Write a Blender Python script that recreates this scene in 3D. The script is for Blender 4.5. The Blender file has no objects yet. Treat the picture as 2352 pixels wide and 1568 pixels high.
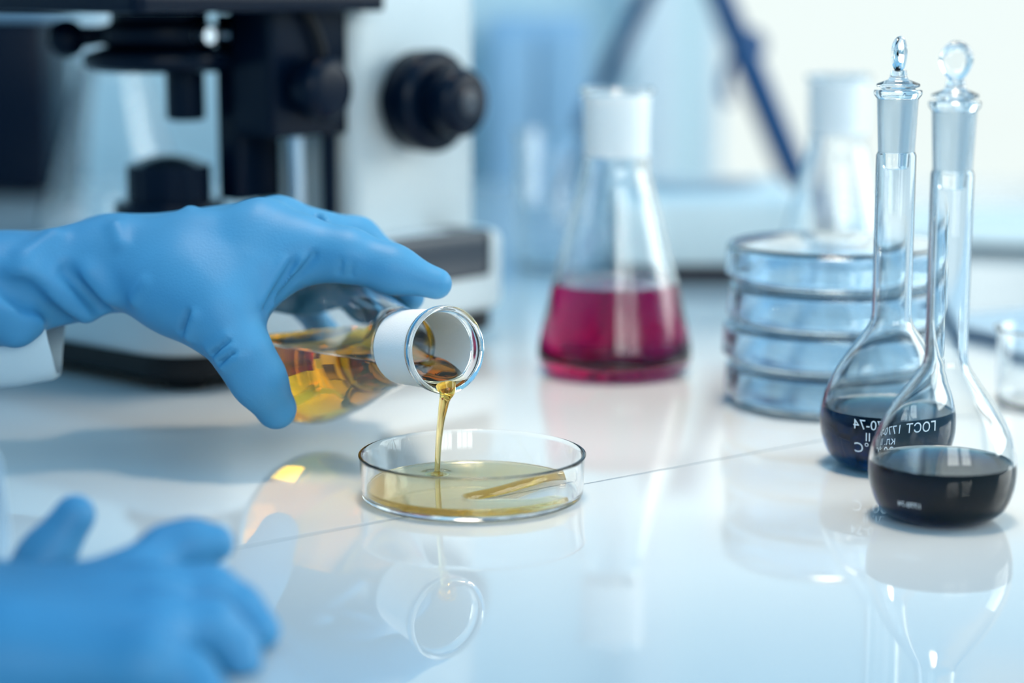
import bpy, bmesh, math
import numpy as np
from mathutils import Vector, Matrix

# ------------------------------------------------------------------ camera, light, exposure
sc = bpy.context.scene
COL = sc.collection
CAM_H, PITCH, FPX = 0.200, math.radians(9.5), 4777.0
cam_data = bpy.data.cameras.new('camera')
cam_data.sensor_width = 36.0
cam_data.lens = FPX / 2352 * 36.0
cam_data.clip_start, cam_data.clip_end = 0.02, 40
cam_data.dof.use_dof = True
cam_data.dof.focus_distance = 0.845
cam_data.dof.aperture_fstop = 3.5
cam = bpy.data.objects.new('camera', cam_data)
cam.location = (0, 0, CAM_H)
cam.rotation_euler = (math.pi / 2 - PITCH, 0, 0)
COL.objects.link(cam)
sc.camera = cam

world = bpy.data.worlds.new('daylight'); sc.world = world
world.use_nodes = True
bg = world.node_tree.nodes['Background']
bg.inputs['Color'].default_value = (0.19, 0.54, 0.88, 1)
bg.inputs['Strength'].default_value = 0.92

def area_light(name, loc, target, size, power, color, spread=180):
    d = bpy.data.lights.new(name, 'AREA'); d.shape = 'DISK'; d.size = size
    d.energy = power; d.color = color; d.spread = math.radians(spread)
    o = bpy.data.objects.new(name, d); o.location = loc
    o.rotation_euler = (Vector(target) - Vector(loc)).to_track_quat('-Z', 'Y').to_euler()
    COL.objects.link(o)
    return o
area_light('centre_fill', (0.10, 1.00, 1.25), (0.08, 0.93, 0), 0.50, 0.66, (1.0, 0.82, 0.60), 21)  # added fill without a fixture: keeps the centre neutral against the blue ambient

vs = sc.view_settings
vs.view_transform = 'Standard'; vs.look = 'None'; vs.gamma = 1.0; vs.use_curve_mapping = False
vs.exposure = 0.2
cy = sc.cycles
cy.max_bounces = 16; cy.transmission_bounces = 16; cy.glossy_bounces = 4; cy.diffuse_bounces = 2
cy.transparent_max_bounces = 8; cy.sample_clamp_indirect = 40.0

# ------------------------------------------------------------------ helpers
Rv = np.array([1.0, 0, 0]); Uv = np.array([0, math.sin(PITCH), math.cos(PITCH)])
Fv = np.array([0, math.cos(PITCH), -math.sin(PITCH)]); Cv = np.array([0, 0, CAM_H])
def ray(x, y): return Rv * (x - 1176) / FPX + Uv * (784 - y) / FPX + Fv
def at(x, y, Y):
    d = ray(x, y); return Cv + d * (Y / d[1])
def gnd(x, y, z=0.0):
    d = ray(x, y); return Cv + d * ((z - CAM_H) / d[2])

def mat(name, color=(0.8, 0.8, 0.8), rough=0.5, metal=0.0, trans=0.0, ior=1.5, spec=0.5, bump=0.0, bscale=200.0,
        emit=None, estr=0.0, coat=0.0, absorb=None, density=0.0, vary=0.0, vscale=8.0):
    m = bpy.data.materials.new(name); m.use_nodes = True
    nt = m.node_tree; b = nt.nodes['Principled BSDF']
    b.inputs['Base Color'].default_value = (*color, 1)
    b.inputs['Roughness'].default_value = rough
    b.inputs['Metallic'].default_value = metal
    b.inputs['Transmission Weight'].default_value = trans
    b.inputs['IOR'].default_value = ior
    b.inputs['Specular IOR Level'].default_value = spec
    b.inputs['Coat Weight'].default_value = coat
    if emit:
        b.inputs['Emission Color'].default_value = (*emit, 1)
        b.inputs['Emission Strength'].default_value = estr
    tc = None
    if bump or vary:
        tc = nt.nodes.new('ShaderNodeTexCoord')
    if bump:
        n = nt.nodes.new('ShaderNodeTexNoise'); n.inputs['Scale'].default_value = bscale
        n.inputs['Detail'].default_value = 4
        nt.links.new(tc.outputs['Object'], n.inputs['Vector'])
        bp = nt.nodes.new('ShaderNodeBump'); bp.inputs['Strength'].default_value = bump
        bp.inputs['Distance'].default_value = 0.001
        nt.links.new(n.outputs['Fac'], bp.inputs['Height'])
        nt.links.new(bp.outputs['Normal'], b.inputs['Normal'])
    if vary:
        n = nt.nodes.new('ShaderNodeTexNoise'); n.inputs['Scale'].default_value = vscale
        nt.links.new(tc.outputs['Object'], n.inputs['Vector'])
        r = nt.nodes.new('ShaderNodeValToRGB')
        r.color_ramp.elements[0].position = 0.35; r.color_ramp.elements[1].position = 0.65
        r.color_ramp.elements[0].color = (*[c * (1 - vary) for c in color], 1)
        r.color_ramp.elements[1].color = (*[min(1, c * (1 + vary * 0.4)) for c in color], 1)
        nt.links.new(n.outputs['Fac'], r.inputs['Fac'])
        nt.links.new(r.outputs['Color'], b.inputs['Base Color'])
    if absorb:
        v = nt.nodes.new('ShaderNodeVolumeAbsorption')
        v.inputs['Color'].default_value = (*absorb, 1); v.inputs['Density'].default_value = density
        nt.links.new(v.outputs['Volume'], nt.nodes['Material Output'].inputs['Volume'])
    return m

def absorbing(name, sigma, ior=1.36, vessel=1.47, cloud=0.0, haze=(1, 1, 1)):
    """clear absorbing liquid; faces with attribute 'wetted' = 1 touch glass instead of air"""
    d = max(sigma) * 1.05
    m = mat(name, (1, 1, 1), 0.0, absorb=tuple(1 - s / d for s in sigma), density=d)
    nt = m.node_tree; g = nt.nodes.new('ShaderNodeBsdfGlass'); g.inputs['Roughness'].default_value = 0.0
    a = nt.nodes.new('ShaderNodeAttribute'); a.attribute_name = 'wetted'
    mr = nt.nodes.new('ShaderNodeMapRange')
    mr.inputs['To Min'].default_value = ior; mr.inputs['To Max'].default_value = ior / vessel
    nt.links.new(a.outputs['Fac'], mr.inputs['Value'])
    nt.links.new(mr.outputs['Result'], g.inputs['IOR'])
    out = g.outputs['BSDF']
    if cloud:   # slightly cloudy liquid: a little light is scattered back at its skin
        df = nt.nodes.new('ShaderNodeBsdfDiffuse'); df.inputs['Color'].default_value = (*haze, 1)
        tl = nt.nodes.new('ShaderNodeBsdfTranslucent'); tl.inputs['Color'].default_value = (*haze, 1)
        mx_ = nt.nodes.new('ShaderNodeMixShader'); mx_.inputs['Fac'].default_value = 0.5
        nt.links.new(df.outputs['BSDF'], mx_.inputs[1]); nt.links.new(tl.outputs['BSDF'], mx_.inputs[2])
        m2 = nt.nodes.new('ShaderNodeMixShader'); m2.inputs['Fac'].default_value = cloud
        nt.links.new(out, m2.inputs[1]); nt.links.new(mx_.outputs['Shader'], m2.inputs[2]); out = m2.outputs['Shader']
    nt.links.new(out, nt.nodes['Material Output'].inputs['Surface'])
    return m

M = dict(
    glass=mat('clear_glass', (0.97, 0.99, 1.0), 0.0, trans=1.0, ior=1.47),
    thin_glass=mat('thin_clear_glass', (0.97, 0.99, 1.0), 0.0, trans=1.0, ior=1.36),
    frosted=mat('ground_glass', (0.985, 0.985, 0.98), 0.5, trans=0.10, ior=1.45, bump=0.15, bscale=1500),
    joint=mat('fine_ground_glass', (0.90, 0.95, 0.98), 0.22, trans=0.86, ior=1.45),
    stackglass=mat('glass_with_blue_shade', (0.84, 0.935, 1.0), 0.0, trans=1.0, ior=1.47),  # clear glass; blue of the shaded surroundings behind it put into the tint
    amber=absorbing('amber_liquid', (0.4, 12.5, 105.0), 1.40),
    pour=absorbing('pouring_amber_liquid', (0.5, 50.0, 280.0), 1.38, cloud=0.10, haze=(0.95, 0.55, 0.06)),
    pool=absorbing('yellow_pool_liquid', (0.0, 6.5, 55.0), 1.36, cloud=0.13, haze=(0.95, 0.66, 0.08)),
    magenta=absorbing('magenta_liquid', (14.0, 95.0, 38.0), 1.34),
    navy=absorbing('dark_navy_liquid', (420.0, 170.0, 95.0), 1.33, vessel=1.36, cloud=0.3, haze=(0.004, 0.02, 0.045)),
    indigo=absorbing('deep_blue_liquid', (210.0, 95.0, 62.0), 1.33, vessel=1.36, cloud=0.25, haze=(0.006, 0.035, 0.09)),
    glove=mat('blue_nitrile', (0.055, 0.265, 0.49), 0.52, spec=0.4, bump=0.12, bscale=900, vary=0.08, vscale=25),
    coat=mat('white_cotton', (0.62, 0.78, 0.88), 0.85, bump=0.25, bscale=1200),
    table=mat('glossy_white_laminate', (0.62, 0.64, 0.645), 0.02, ior=1.65, spec=0.5, vary=0.02, vscale=5),
    core=mat('grey_board', (0.12, 0.16, 0.20), 0.7),
    steel=mat('brushed_steel', (0.62, 0.68, 0.74), 0.28, metal=1.0),
    scope_white=mat('white_enamel', (0.61, 0.67, 0.69), 0.32, spec=0.5, vary=0.02, vscale=10),
    scope_black=mat('black_enamel', (0.0014, 0.006, 0.017), 0.26, spec=0.13, bump=0.05, bscale=600),
    bright_white=mat('bright_white_plastic', (0.93, 0.95, 0.91), 0.4, vary=0.02, vscale=10),
    rubber=mat('black_rubber', (0.004, 0.005, 0.007), 0.55, spec=0.3),
    panel=mat('dark_slate_plastic', (0.018, 0.028, 0.045), 0.30),
    screen=mat('grey_display_glass', (0.70, 0.76, 0.80), 0.15),
    wall=mat('pale_blue_paint', (0.70, 0.86, 0.90), 0.8, vary=0.04, vscale=2),
    white=mat('white_paint', (0.88, 0.92, 0.93), 0.55, vary=0.02, vscale=4),
    floor=mat('grey_vinyl', (0.35, 0.45, 0.52), 0.4, vary=0.1, vscale=6),
    bluegrey=mat('blue_grey_lacquer', (0.34, 0.55, 0.74), 0.5, vary=0.1, vscale=4),
    darkblue=mat('dark_blue_enamel', (0.015, 0.07, 0.19), 0.4, vary=0.1, vscale=20),
    daylight=mat('daylight_pane', (0.05, 0.06, 0.06), 0.1, emit=(0.92, 1.0, 0.96), estr=0.80),
    daylight_high=mat('bright_sky_pane', (0.05, 0.06, 0.06), 0.1, emit=(0.92, 1.0, 0.98), estr=7.0),
    print=mat('white_enamel_print', (0.82, 0.90, 0.95), 0.5),
    edgeshadow=mat('painted_edge_shadow', (0.03, 0.10, 0.20), 0.5),  # shadow tone under the notebook's edge, put into the colour
    paper=mat('white_paper', (0.88, 0.91, 0.91), 0.7),
)

def mesh_obj(name, verts, faces, m, parent=None, smooth=True, angle=None):
    me = bpy.data.meshes.new(name)
    me.from_pydata([tuple(v) for v in verts], [], faces)
    me.update()
    return link(name, me, m, parent, smooth, angle)

def link(name, me, m, parent=None, smooth=True, angle=None):
    if m is not None: me.materials.append(m)
    if smooth:
        me.polygons.foreach_set('use_smooth', [True] * len(me.polygons))
        if angle is not None:
            bm = bmesh.new(); bm.from_mesh(me)
            for e in bm.edges:
                if len(e.link_faces) == 2 and e.calc_face_angle(0) > math.radians(angle): e.smooth = False
            bm.to_mesh(me); bm.free()
    o = bpy.data.objects.new(name, me); COL.objects.link(o)
    if parent: o.parent = parent
    return o

def bm_obj(name, bm, m, parent=None, smooth=True, angle=35):
    bmesh.ops.recalc_face_normals(bm, faces=bm.faces)
    me = bpy.data.meshes.new(name); bm.to_mesh(me); bm.free()
    return link(name, me, m, parent, smooth, angle)

def tag(o, label, cat=None, group=None, kind=None):
    if label: o['label'] = label
    if cat: o['category'] = cat
    if group: o['group'] = group
    if kind: o['kind'] = kind
    return o

def thing(name, label, cat, loc=(0, 0, 0), rotz=0.0, group=None):
    o = bpy.data.objects.new(name, None); o.empty_display_size = 0.02
    COL.objects.link(o); o.location = loc; o.rotation_euler = (0, 0, rotz)
    return tag(o, label, cat, group)

def fillet(pts, n=4):
    """round marked corners: pts are (r, z) or (r, z, radius)"""
    out = []
    L = len(pts)
    for i, p in enumerate(pts):
        if len(p) < 3 or i in (0, L - 1):
            out.append((p[0], p[1])); continue
        a, b, c = Vector(pts[i - 1][:2]), Vector(p[:2]), Vector(pts[i + 1][:2])
        d = min(p[2], (a - b).length * 0.49, (c - b).length * 0.49)
        s, e = b + (a - b).normalized() * d, b + (c - b).normalized() * d
        for k in range(n + 1):
            t = k / n
            q = s * (1 - t) ** 2 + b * 2 * t * (1 - t) + e * t * t
            out.append((q.x, q.y))
    return out

def catmull(pts, n=6):
    out = []
    P = [np.array(p, float) for p in pts]
    P = [2 * P[0] - P[1]] + P + [2 * P[-1] - P[-2]]
    for i in range(1, len(P) - 2):
        for k in range(n):
            t = k / n
            p0, p1, p2, p3 = P[i - 1:i + 3]
            out.append(0.5 * (2 * p1 + (p2 - p0) * t + (2 * p0 - 5 * p1 + 4 * p2 - p3) * t * t + (3 * p1 - p0 - 3 * p2 + p3) * t ** 3))
    out.append(P[-2])
    return [tuple(map(float, q)) for q in out]

def lathe(name, prof, m, parent=None, n=96, mm=True, angle=40, closed=False):
    """revolve (r, z) outline about z; points with r==0 collapse to the axis; closed joins last to first"""
    k = 0.001 if mm else 1.0
    verts, faces, rings = [], [], []
    for r, z in prof:
        if r <= 1e-9:
            rings.append([len(verts)]); verts.append((0, 0, z * k))
        else:
            rings.append(list(range(len(verts), len(verts) + n)))
            for i in range(n):
                a = 2 * math.pi * i / n
                verts.append((r * k * math.cos(a), r * k * math.sin(a), z * k))
    pairs = list(zip(rings[:-1], rings[1:]))
    if closed: pairs.append((rings[-1], rings[0]))
    for A, B in pairs:
        if len(A) == 1 and len(B) == 1: continue
        for i in range(n):
            j = (i + 1) % n
            if len(A) == 1: faces.append((A[0], B[j], B[i]))
            elif len(B) == 1: faces.append((A[i], A[j], B[0]))
            else: faces.append((A[i], A[j], B[j], B[i]))
    bm = bmesh.new()
    bv = [bm.verts.new(v) for v in verts]
    for f in faces:
        try: bm.faces.new([bv[i] for i in f])
        except ValueError: pass
    return bm_obj(name, bm, m, parent, True, angle)

def rbox(name, lo, hi, m, parent=None, bev=0.002, seg=3, angle=30):
    bm = bmesh.new(); bmesh.ops.create_cube(bm, size=1)
    for v in bm.verts:
        v.co = Vector([(lo[i] + hi[i]) / 2 + v.co[i] * (hi[i] - lo[i]) for i in range(3)])
    if bev: bmesh.ops.bevel(bm, geom=bm.edges[:], offset=bev, segments=seg, profile=0.5, affect='EDGES')
    return bm_obj(name, bm, m, parent, True, angle)

def prism(name, poly, z0, z1, m, parent=None, bev=0.0, seg=2, angle=30, smooth=True):
    bm = bmesh.new()
    vs_ = [bm.verts.new((p[0], p[1], z0)) for p in poly]
    f = bm.faces.new(vs_)
    r = bmesh.ops.extrude_face_region(bm, geom=[f])
    for v in r['geom']:
        if isinstance(v, bmesh.types.BMVert): v.co.z = z1
    if bev: bmesh.ops.bevel(bm, geom=bm.edges[:], offset=bev, segments=seg, profile=0.5, affect='EDGES')
    return bm_obj(name, bm, m, parent, smooth, angle)

def rounded_rect(x0, x1, y0, y1, r, n=8):
    out = []
    for cx, cy_, a0 in ((x1 - r, y1 - r, 0), (x0 + r, y1 - r, 90), (x0 + r, y0 + r, 180), (x1 - r, y0 + r, 270)):
        for k in range(n + 1):
            a = math.radians(a0 + 90 * k / n); out.append((cx + r * math.cos(a), cy_ + r * math.sin(a)))
    return out

def tube(name, path, radii, m, parent=None, n=16, caps=True):
    P = [Vector(p) for p in path]
    if not hasattr(radii, '__len__'): radii = [radii] * len(P)
    bm = bmesh.new(); rings = []
    up = Vector((0.31, 0.87, 0.38))
    for i, p in enumerate(P):
        t = (P[min(i + 1, len(P) - 1)] - P[max(i - 1, 0)]).normalized()
        e1 = t.cross(up).normalized(); e2 = t.cross(e1)
        rings.append([bm.verts.new(p + (e1 * math.cos(2 * math.pi * k / n) + e2 * math.sin(2 * math.pi * k / n)) * radii[i]) for k in range(n)])
    for A, B in zip(rings[:-1], rings[1:]):
        for k in range(n): bm.faces.new((A[k], A[(k + 1) % n], B[(k + 1) % n], B[k]))
    if caps:
        bm.faces.new(rings[0]); bm.faces.new(rings[-1])
    return bm_obj(name, bm, m, parent, True, 50)

def copy_tree(o, parent=None):
    c = o.copy(); COL.objects.link(c); c.parent = parent
    for ch in list(o.children): copy_tree(ch, c)
    return c

# ------------------------------------------------------------------ implicit surfaces (gloves, pools)
def d_cone(P, a, b, ra, rb):
    ab = b - a; L2 = float(ab @ ab) + 1e-12
    t = np.clip(((P - a) @ ab) / L2, 0, 1)
    return np.linalg.norm(P - a - t[..., None] * ab, axis=-1) - (ra + (rb - ra) * t)
def smin(a, b, k):
    h = np.clip(0.5 + 0.5 * (b - a) / k, 0, 1)
    return b + (a - b) * h - k * h * (1 - h)
def surface_nets(fn, lo, hi, step):
    lo = np.array(lo, float); hi = np.array(hi, float)
    nx, ny, nz = (np.ceil((hi - lo) / step).astype(int) + 1)
    xs, ys, zs = (lo[i] + step * np.arange(n) for i, n in enumerate((nx, ny, nz)))
    # blocks far from the surface keep the value of their centre, the others are sampled fully
    V = np.empty((nx, ny, nz), np.float32); B = 10
    starts = [(i, j, k) for i in range(0, nx, B) for j in range(0, ny, B) for k in range(0, nz, B)]
    ctr = np.array([lo + step * (np.array(s_) + (B - 1) / 2) for s_ in starts])
    dc_ = fn(ctr)
    lim = step * B * 0.5 * 1.7321 * 1.5 + 0.001
    near = []
    for s_, d_ in zip(starts, dc_):
        if abs(d_) > lim: V[s_[0]:s_[0] + B, s_[1]:s_[1] + B, s_[2]:s_[2] + B] = d_
        else: near.append(s_)
    rng_ = np.stack(np.meshgrid(np.arange(B), np.arange(B), np.arange(B), indexing='ij'), -1).reshape(-1, 3)
    for q in range(0, len(near), 80):
        I_ = (np.array(near[q:q + 80])[:, None, :] + rng_[None]).reshape(-1, 3)
        I_ = I_[(I_ < np.array([nx, ny, nz])).all(1)]
        V[I_[:, 0], I_[:, 1], I_[:, 2]] = fn(lo + step * I_)
    S = V < 0
    off = [(0, 0, 0), (1, 0, 0), (0, 1, 0), (1, 1, 0), (0, 0, 1), (1, 0, 1), (0, 1, 1), (1, 1, 1)]
    def corner(A, o): return A[o[0]:nx - 1 + o[0], o[1]:ny - 1 + o[1], o[2]:nz - 1 + o[2]]
    cs = sum(corner(S, o).astype(np.int8) for o in off)
    act = (cs > 0) & (cs < 8)
    I = np.argwhere(act)
    idx = -np.ones(act.shape, np.int64); idx[act] = np.arange(len(I))
    vals = np.stack([corner(V, o)[act] for o in off], -1)
    acc = np.zeros((len(I), 3)); cnt = np.zeros(len(I))
    for a in range(8):
        for b in range(a + 1, 8):
            if sum(x != y for x, y in zip(off[a], off[b])) != 1: continue
            va, vb = vals[:, a], vals[:, b]
            mk = (va < 0) != (vb < 0)
            t = np.where(mk, va / np.where(mk, va - vb, 1), 0)
            p = np.array(off[a]) + t[:, None] * (np.array(off[b]) - np.array(off[a]))
            acc[mk] += p[mk]; cnt[mk] += 1
    verts = lo + step * (I + acc / cnt[:, None])
    quads = []
    for ax in range(3):
        b_, c_ = (ax + 1) % 3, (ax + 2) % 3
        sl0 = [slice(None)] * 3; sl1 = [slice(None)] * 3
        sl0[ax] = slice(0, -1); sl1[ax] = slice(1, None)
        A, B = S[tuple(sl0)], S[tuple(sl1)]
        E_ = np.argwhere(A != B)
        ok = (E_[:, b_] > 0) & (E_[:, c_] > 0) & (E_[:, b_] < V.shape[b_] - 1) & (E_[:, c_] < V.shape[c_] - 1)
        E_ = E_[ok]
        def cell(db, dc):
            q = E_.copy(); q[:, b_] -= db; q[:, c_] -= dc
            return idx[q[:, 0], q[:, 1], q[:, 2]]
        Q = np.stack([cell(0, 0), cell(1, 0), cell(1, 1), cell(0, 1)], -1)
        flip = A[E_[:, 0], E_[:, 1], E_[:, 2]]
        Q[~flip] = Q[~flip][:, ::-1]
        quads.append(Q)
    return verts, np.concatenate(quads)
def nets_obj(name, fn, lo, hi, step, m, parent=None, relax=0):
    v, q = surface_nets(fn, lo, hi, step)
    for _ in range(relax):
        acc = np.zeros_like(v); cnt = np.zeros(len(v))
        for k in range(4):
            a, b = q[:, k], q[:, (k + 1) % 4]
            np.add.at(acc, a, v[b]); np.add.at(cnt, a, 1)
        v = 0.5 * v + 0.5 * acc / np.maximum(cnt, 1)[:, None]
    me = bpy.data.meshes.new(name)
    me.vertices.add(len(v)); me.vertices.foreach_set('co', v.astype(np.float32).ravel())
    me.loops.add(len(q) * 4); me.loops.foreach_set('vertex_index', q.astype(np.int32).ravel())
    me.polygons.add(len(q)); me.polygons.foreach_set('loop_start', np.arange(len(q), dtype=np.int32) * 4)
    me.update(calc_edges=True); me.validate()
    return link(name, me, m, parent)

# ------------------------------------------------------------------ the setting
def struct(o): o['kind'] = 'structure'; return o
WB, WL, WR, WF = 3.0, -2.3, 2.3, -1.9
struct(rbox('floor', (WL, WF, -0.80), (WR, WB, -0.75), M['floor'], bev=0))
# back wall with a tall window opening on the right
bw = struct(rbox('wall_back', (WL, WB, -0.75), (0.27, WB + 0.1, 1.9), M['wall'], bev=0))
rbox('wall_panel', (0.27, WB, -0.75), (WR, WB + 0.1, -0.30), M['wall'], bw, bev=0)
rbox('wall_panel', (0.27, WB, 0.62), (WR, WB + 0.1, 0.76), M['wall'], bw, bev=0)
rbox('wall_panel', (0.27, WB, 0.76), (0.66, WB + 0.1, 1.75), M['wall'], bw, bev=0)
rbox('wall_panel', (0.27, WB, 1.75), (WR, WB + 0.1, 1.9), M['wall'], bw, bev=0)
struct(rbox('wall_left', (WL - 0.1, WF, -0.75), (WL, WB, 1.9), M['wall'], bev=0))
struct(rbox('wall_right', (WR, WF, -0.75), (WR + 0.1, WB, 1.9), M['wall'], bev=0))
struct(rbox('wall_front', (WL, WF - 0.1, -0.75), (WR, WF, 1.9), M['wall'], bev=0))
struct(rbox('trim_1', (0.165, WB - 0.05, -0.75), (0.235, WB + 0.0, 1.9), M['white'], bev=0.004))

def window(name, origin, ux, w, h, cols, rows, pane, fr=0.03):
    """origin lower-left corner, ux unit vector along the width; frame, mullions and panes as parts"""
    root = bpy.data.objects.new(name, None); COL.objects.link(root); struct(root)
    root.location = origin; root.rotation_euler = (0, 0, math.atan2(ux[1], ux[0]))
    d = 0.03
    for n_, lo, hi in (('frame_rail', (0, -d, 0), (w, d, fr)), ('frame_rail', (0, -d, h - fr), (w, d, h)),
                       ('frame_stile', (0, -d, fr), (fr, d, h - fr)), ('frame_stile', (w - fr, -d, fr), (w, d, h - fr))):
        rbox(n_, lo, hi, M['white'], root, bev=0.003)
    pw, ph = (w - 2 * fr) / cols, (h - 2 * fr) / rows
    b = 0.014
    for i in range(1, cols): rbox('mullion', (fr + pw * i - b, -d * 0.8, fr), (fr + pw * i + b, d * 0.8, h - fr), M['white'], root, bev=0.002)
    for j in range(1, rows):
        for i in range(cols):
            rbox('glazing_bar', (fr + pw * i + b, -d * 0.7, fr + ph * j - b), (fr + pw * (i + 1) - b, d * 0.7, fr + ph * j + b), M['white'], root, bev=0.002)
    for i in range(cols):
        for j in range(rows):
            rbox('pane', (fr + pw * i + 0.002, -0.003, fr + ph * j + 0.002), (fr + pw * (i + 1) - 0.002, 0.003, fr + ph * (j + 1) - 0.002), pane, root, bev=0)
    return root
window('window_1', (0.27, WB + 0.03, -0.30), (1, 0), 2.03, 0.92, 3, 1, M['daylight'])
window('window_5', (0.66, WB + 0.03, 0.76), (1, 0), 1.64, 0.99, 2, 1, M['daylight'])
window('window_2', (1.95, WF + 0.04, 0.45), (-1, 0), 0.85, 1.2, 3, 2, M['daylight_high'])
window('window_3', (0.85, WF + 0.04, 0.45), (-1, 0), 0.85, 1.2, 3, 2, M['daylight_high'])
window('window_4', (WR - 0.04, 2.1, 0.25), (0, -1), 1.5, 1.4, 3, 2, M['daylight_high'])

# bench: two glossy panels that meet in a fine dark seam
bench = thing('lab_bench', 'glossy white bench top with a thin dark seam between its panels', 'bench')
SA, SB = gnd(540, 1258), gnd(1890, 1010)
sd = (SB - SA)[:2] / np.linalg.norm((SB - SA)[:2]); sn = np.array([-sd[1], sd[0]])
def clip(poly, p, nrm, off):
    out = []
    for i in range(len(poly)):
        a, b = np.array(poly[i]), np.array(poly[(i + 1) % len(poly)])
        da, db = (a - p) @ nrm - off, (b - p) @ nrm - off
        if da >= 0: out.append(tuple(a))
        if (da > 0) != (db > 0): out.append(tuple(a + (b - a) * da / (da - db)))
    return out
rect = [(-1.5, 0.34), (1.5, 0.34), (1.5, 2.25), (-1.5, 2.25)]
for sgn in (1, -1):
    poly = clip(rect, SA[:2], sn * sgn, 0.00075)
    prism('top_panel', poly, -0.020, 0.0, M['table'], bench, bev=0.00015, seg=1, smooth=False)
so = sn * 0.00072
sa, sb = SA[:2] - sd * 0.45, SA[:2] + sd * 1.4
prism('seam_strip', [tuple(sa - so), tuple(sb - so), tuple(sb + so), tuple(sa + so)], -0.018, -0.0002, M['core'], bench, smooth=False)
prism('core_board', [(-1.49, 0.35), (1.49, 0.35), (1.49, 2.24), (-1.49, 2.24)], -0.045, -0.0202, M['core'], bench)
for x in (-1.42, 1.42):
    for y in (0.42, 2.17):
        rbox('leg', (x - 0.03, y - 0.03, -0.75), (x + 0.03, y + 0.03, -0.0452), M['steel'], bench, bev=0.004)

# ------------------------------------------------------------------ erlenmeyer flasks
def erlenmeyer(root, outer, wall, bottom, zn, zl, ztop, rn0, rn1, rl, level=0.0):
    """outer: (r, z) outline of the clear body up to zn; ground neck zn..zl; clear lip zl..ztop"""
    body = catmull(outer, 5)
    inner = []
    for i, (r, z) in enumerate(body):
        a = np.array(body[max(i - 1, 0)]); b = np.array(body[min(i + 1, len(body) - 1)])
        t = (b - a) / np.linalg.norm(b - a)
        inner.append((r - wall * t[1], z + wall * t[0]))
    inner = [(max(r, 0.01), max(z, bottom)) for r, z in inner]
    inner[-1] = (body[-1][0] - wall, body[-1][1])
    flat = [p for p in inner if p[1] > bottom + 0.05]
    rb = flat[0][0] - 0.4
    prof = [(0, 0.4), (body[0][0] * 0.8, 0.35)] + body
    if level:   # below the contact line the liquid itself is the inner boundary
        zc = level + 0.8
        prof += [p for p in flat[::-1] if p[1] > zc + 0.3] + [(float(np.interp(zc, [q[1] for q in flat], [q[0] for q in flat])), zc)]
    else:
        prof += flat[::-1] + [(rb, bottom + 0.02), (0, bottom)]
    lathe('glass_body', prof, M['glass'], root, 128, angle=60)
    g = 0.04
    lathe('ground_neck', [(rn0, zn + g), (rn1, zl - g), (rn1 - wall, zl - g), (rn0 - wall, zn + g)], M['frosted'], root, 96, closed=True)
    lip = fillet([(rn1 - wall, zl), (rn1 + 0.3, zl), (rl - 0.3, zl + (ztop - zl) * 0.3, 1.0), (rl, ztop, 1.3), (rl - wall * 1.5, ztop, 1.3), (rn1 - wall, zl + 0.5)])
    lathe('lip', lip, M['glass'], root, 96, closed=True, angle=60)
    def r_in(z):
        zz = [q[1] for q in flat]; rr = [q[0] for q in flat]
        return float(np.interp(z, zz, rr))
    return flat, r_in

def fill(name, flat, r_in, bottom, level, m, root, n=96, men=0.8):
    """liquid whose wetted side coincides with the inside of the vessel"""
    pts = [(0, bottom), (flat[0][0] - 0.4, bottom)]
    zc = level + men
    pts += [(r, z) for r, z in flat if bottom + 0.1 < z < zc - 0.3]
    rl = r_in(zc)
    nw = len(pts)
    pts += [(rl, zc), (rl - 0.4, level + men * 0.45), (rl - 1.2, level + men * 0.12), (rl - 3, level), (0, level)]
    o = lathe(name, pts, m, root, n, angle=50)
    at_ = o.data.attributes.new('wetted', 'FLOAT', 'FACE')
    rc = (rl - 0.2) / 1000
    for p in o.data.polygons:
        top = p.center.z > (level - 0.01) / 1000 and p.normal.z > 0.3
        at_.data[p.index].value = 0.0 if top else 1.0
    return o

PINK = [(31.5, 0.0), (35.5, 0.7), (39.0, 3.2), (41.0, 8.0), (41.0, 13.0), (39.4, 22.0), (33.8, 46.0), (26.0, 76.0), (20.2, 98.5), (18.0, 106.0), (17.3, 111.0), (17.2, 115.0)]
gp = gnd(1411, 853)
t = thing('erlenmeyer_flask', 'conical flask with white ground neck half filled with magenta liquid', 'flask', (gp[0], gp[1], 0.0004))
fl, rin = erlenmeyer(t, PINK, 1.5, 2.0, 115, 147, 151, 17.2, 17.9, 20.0, level=47.0)
tag(fill('liquid', fl, rin, 2.0, 47.0, M['magenta'], t), 'magenta liquid')
gp = at(1914, 700, 1.27)
t = thing('erlenmeyer_flask', 'empty clear conical flask with white ground neck behind the petri dish stack', 'flask', (gp[0], 1.27, 0.0004))
erlenmeyer(t, PINK, 1.5, 2.0, 115, 147, 151, 17.2, 17.9, 20.0)
gp = at(262, 400, 1.72)
t = thing('erlenmeyer_flask', 'large empty conical flask standing behind the microscope illuminator', 'flask', (gp[0], 1.72, 0.0004))
erlenmeyer(t, [(r * 1.45, z * 1.25) for r, z in PINK], 1.8, 2.4, 115 * 1.25, 147 * 1.25, 151 * 1.25, 17.2 * 1.45, 17.9 * 1.45, 20.0 * 1.45)

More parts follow.
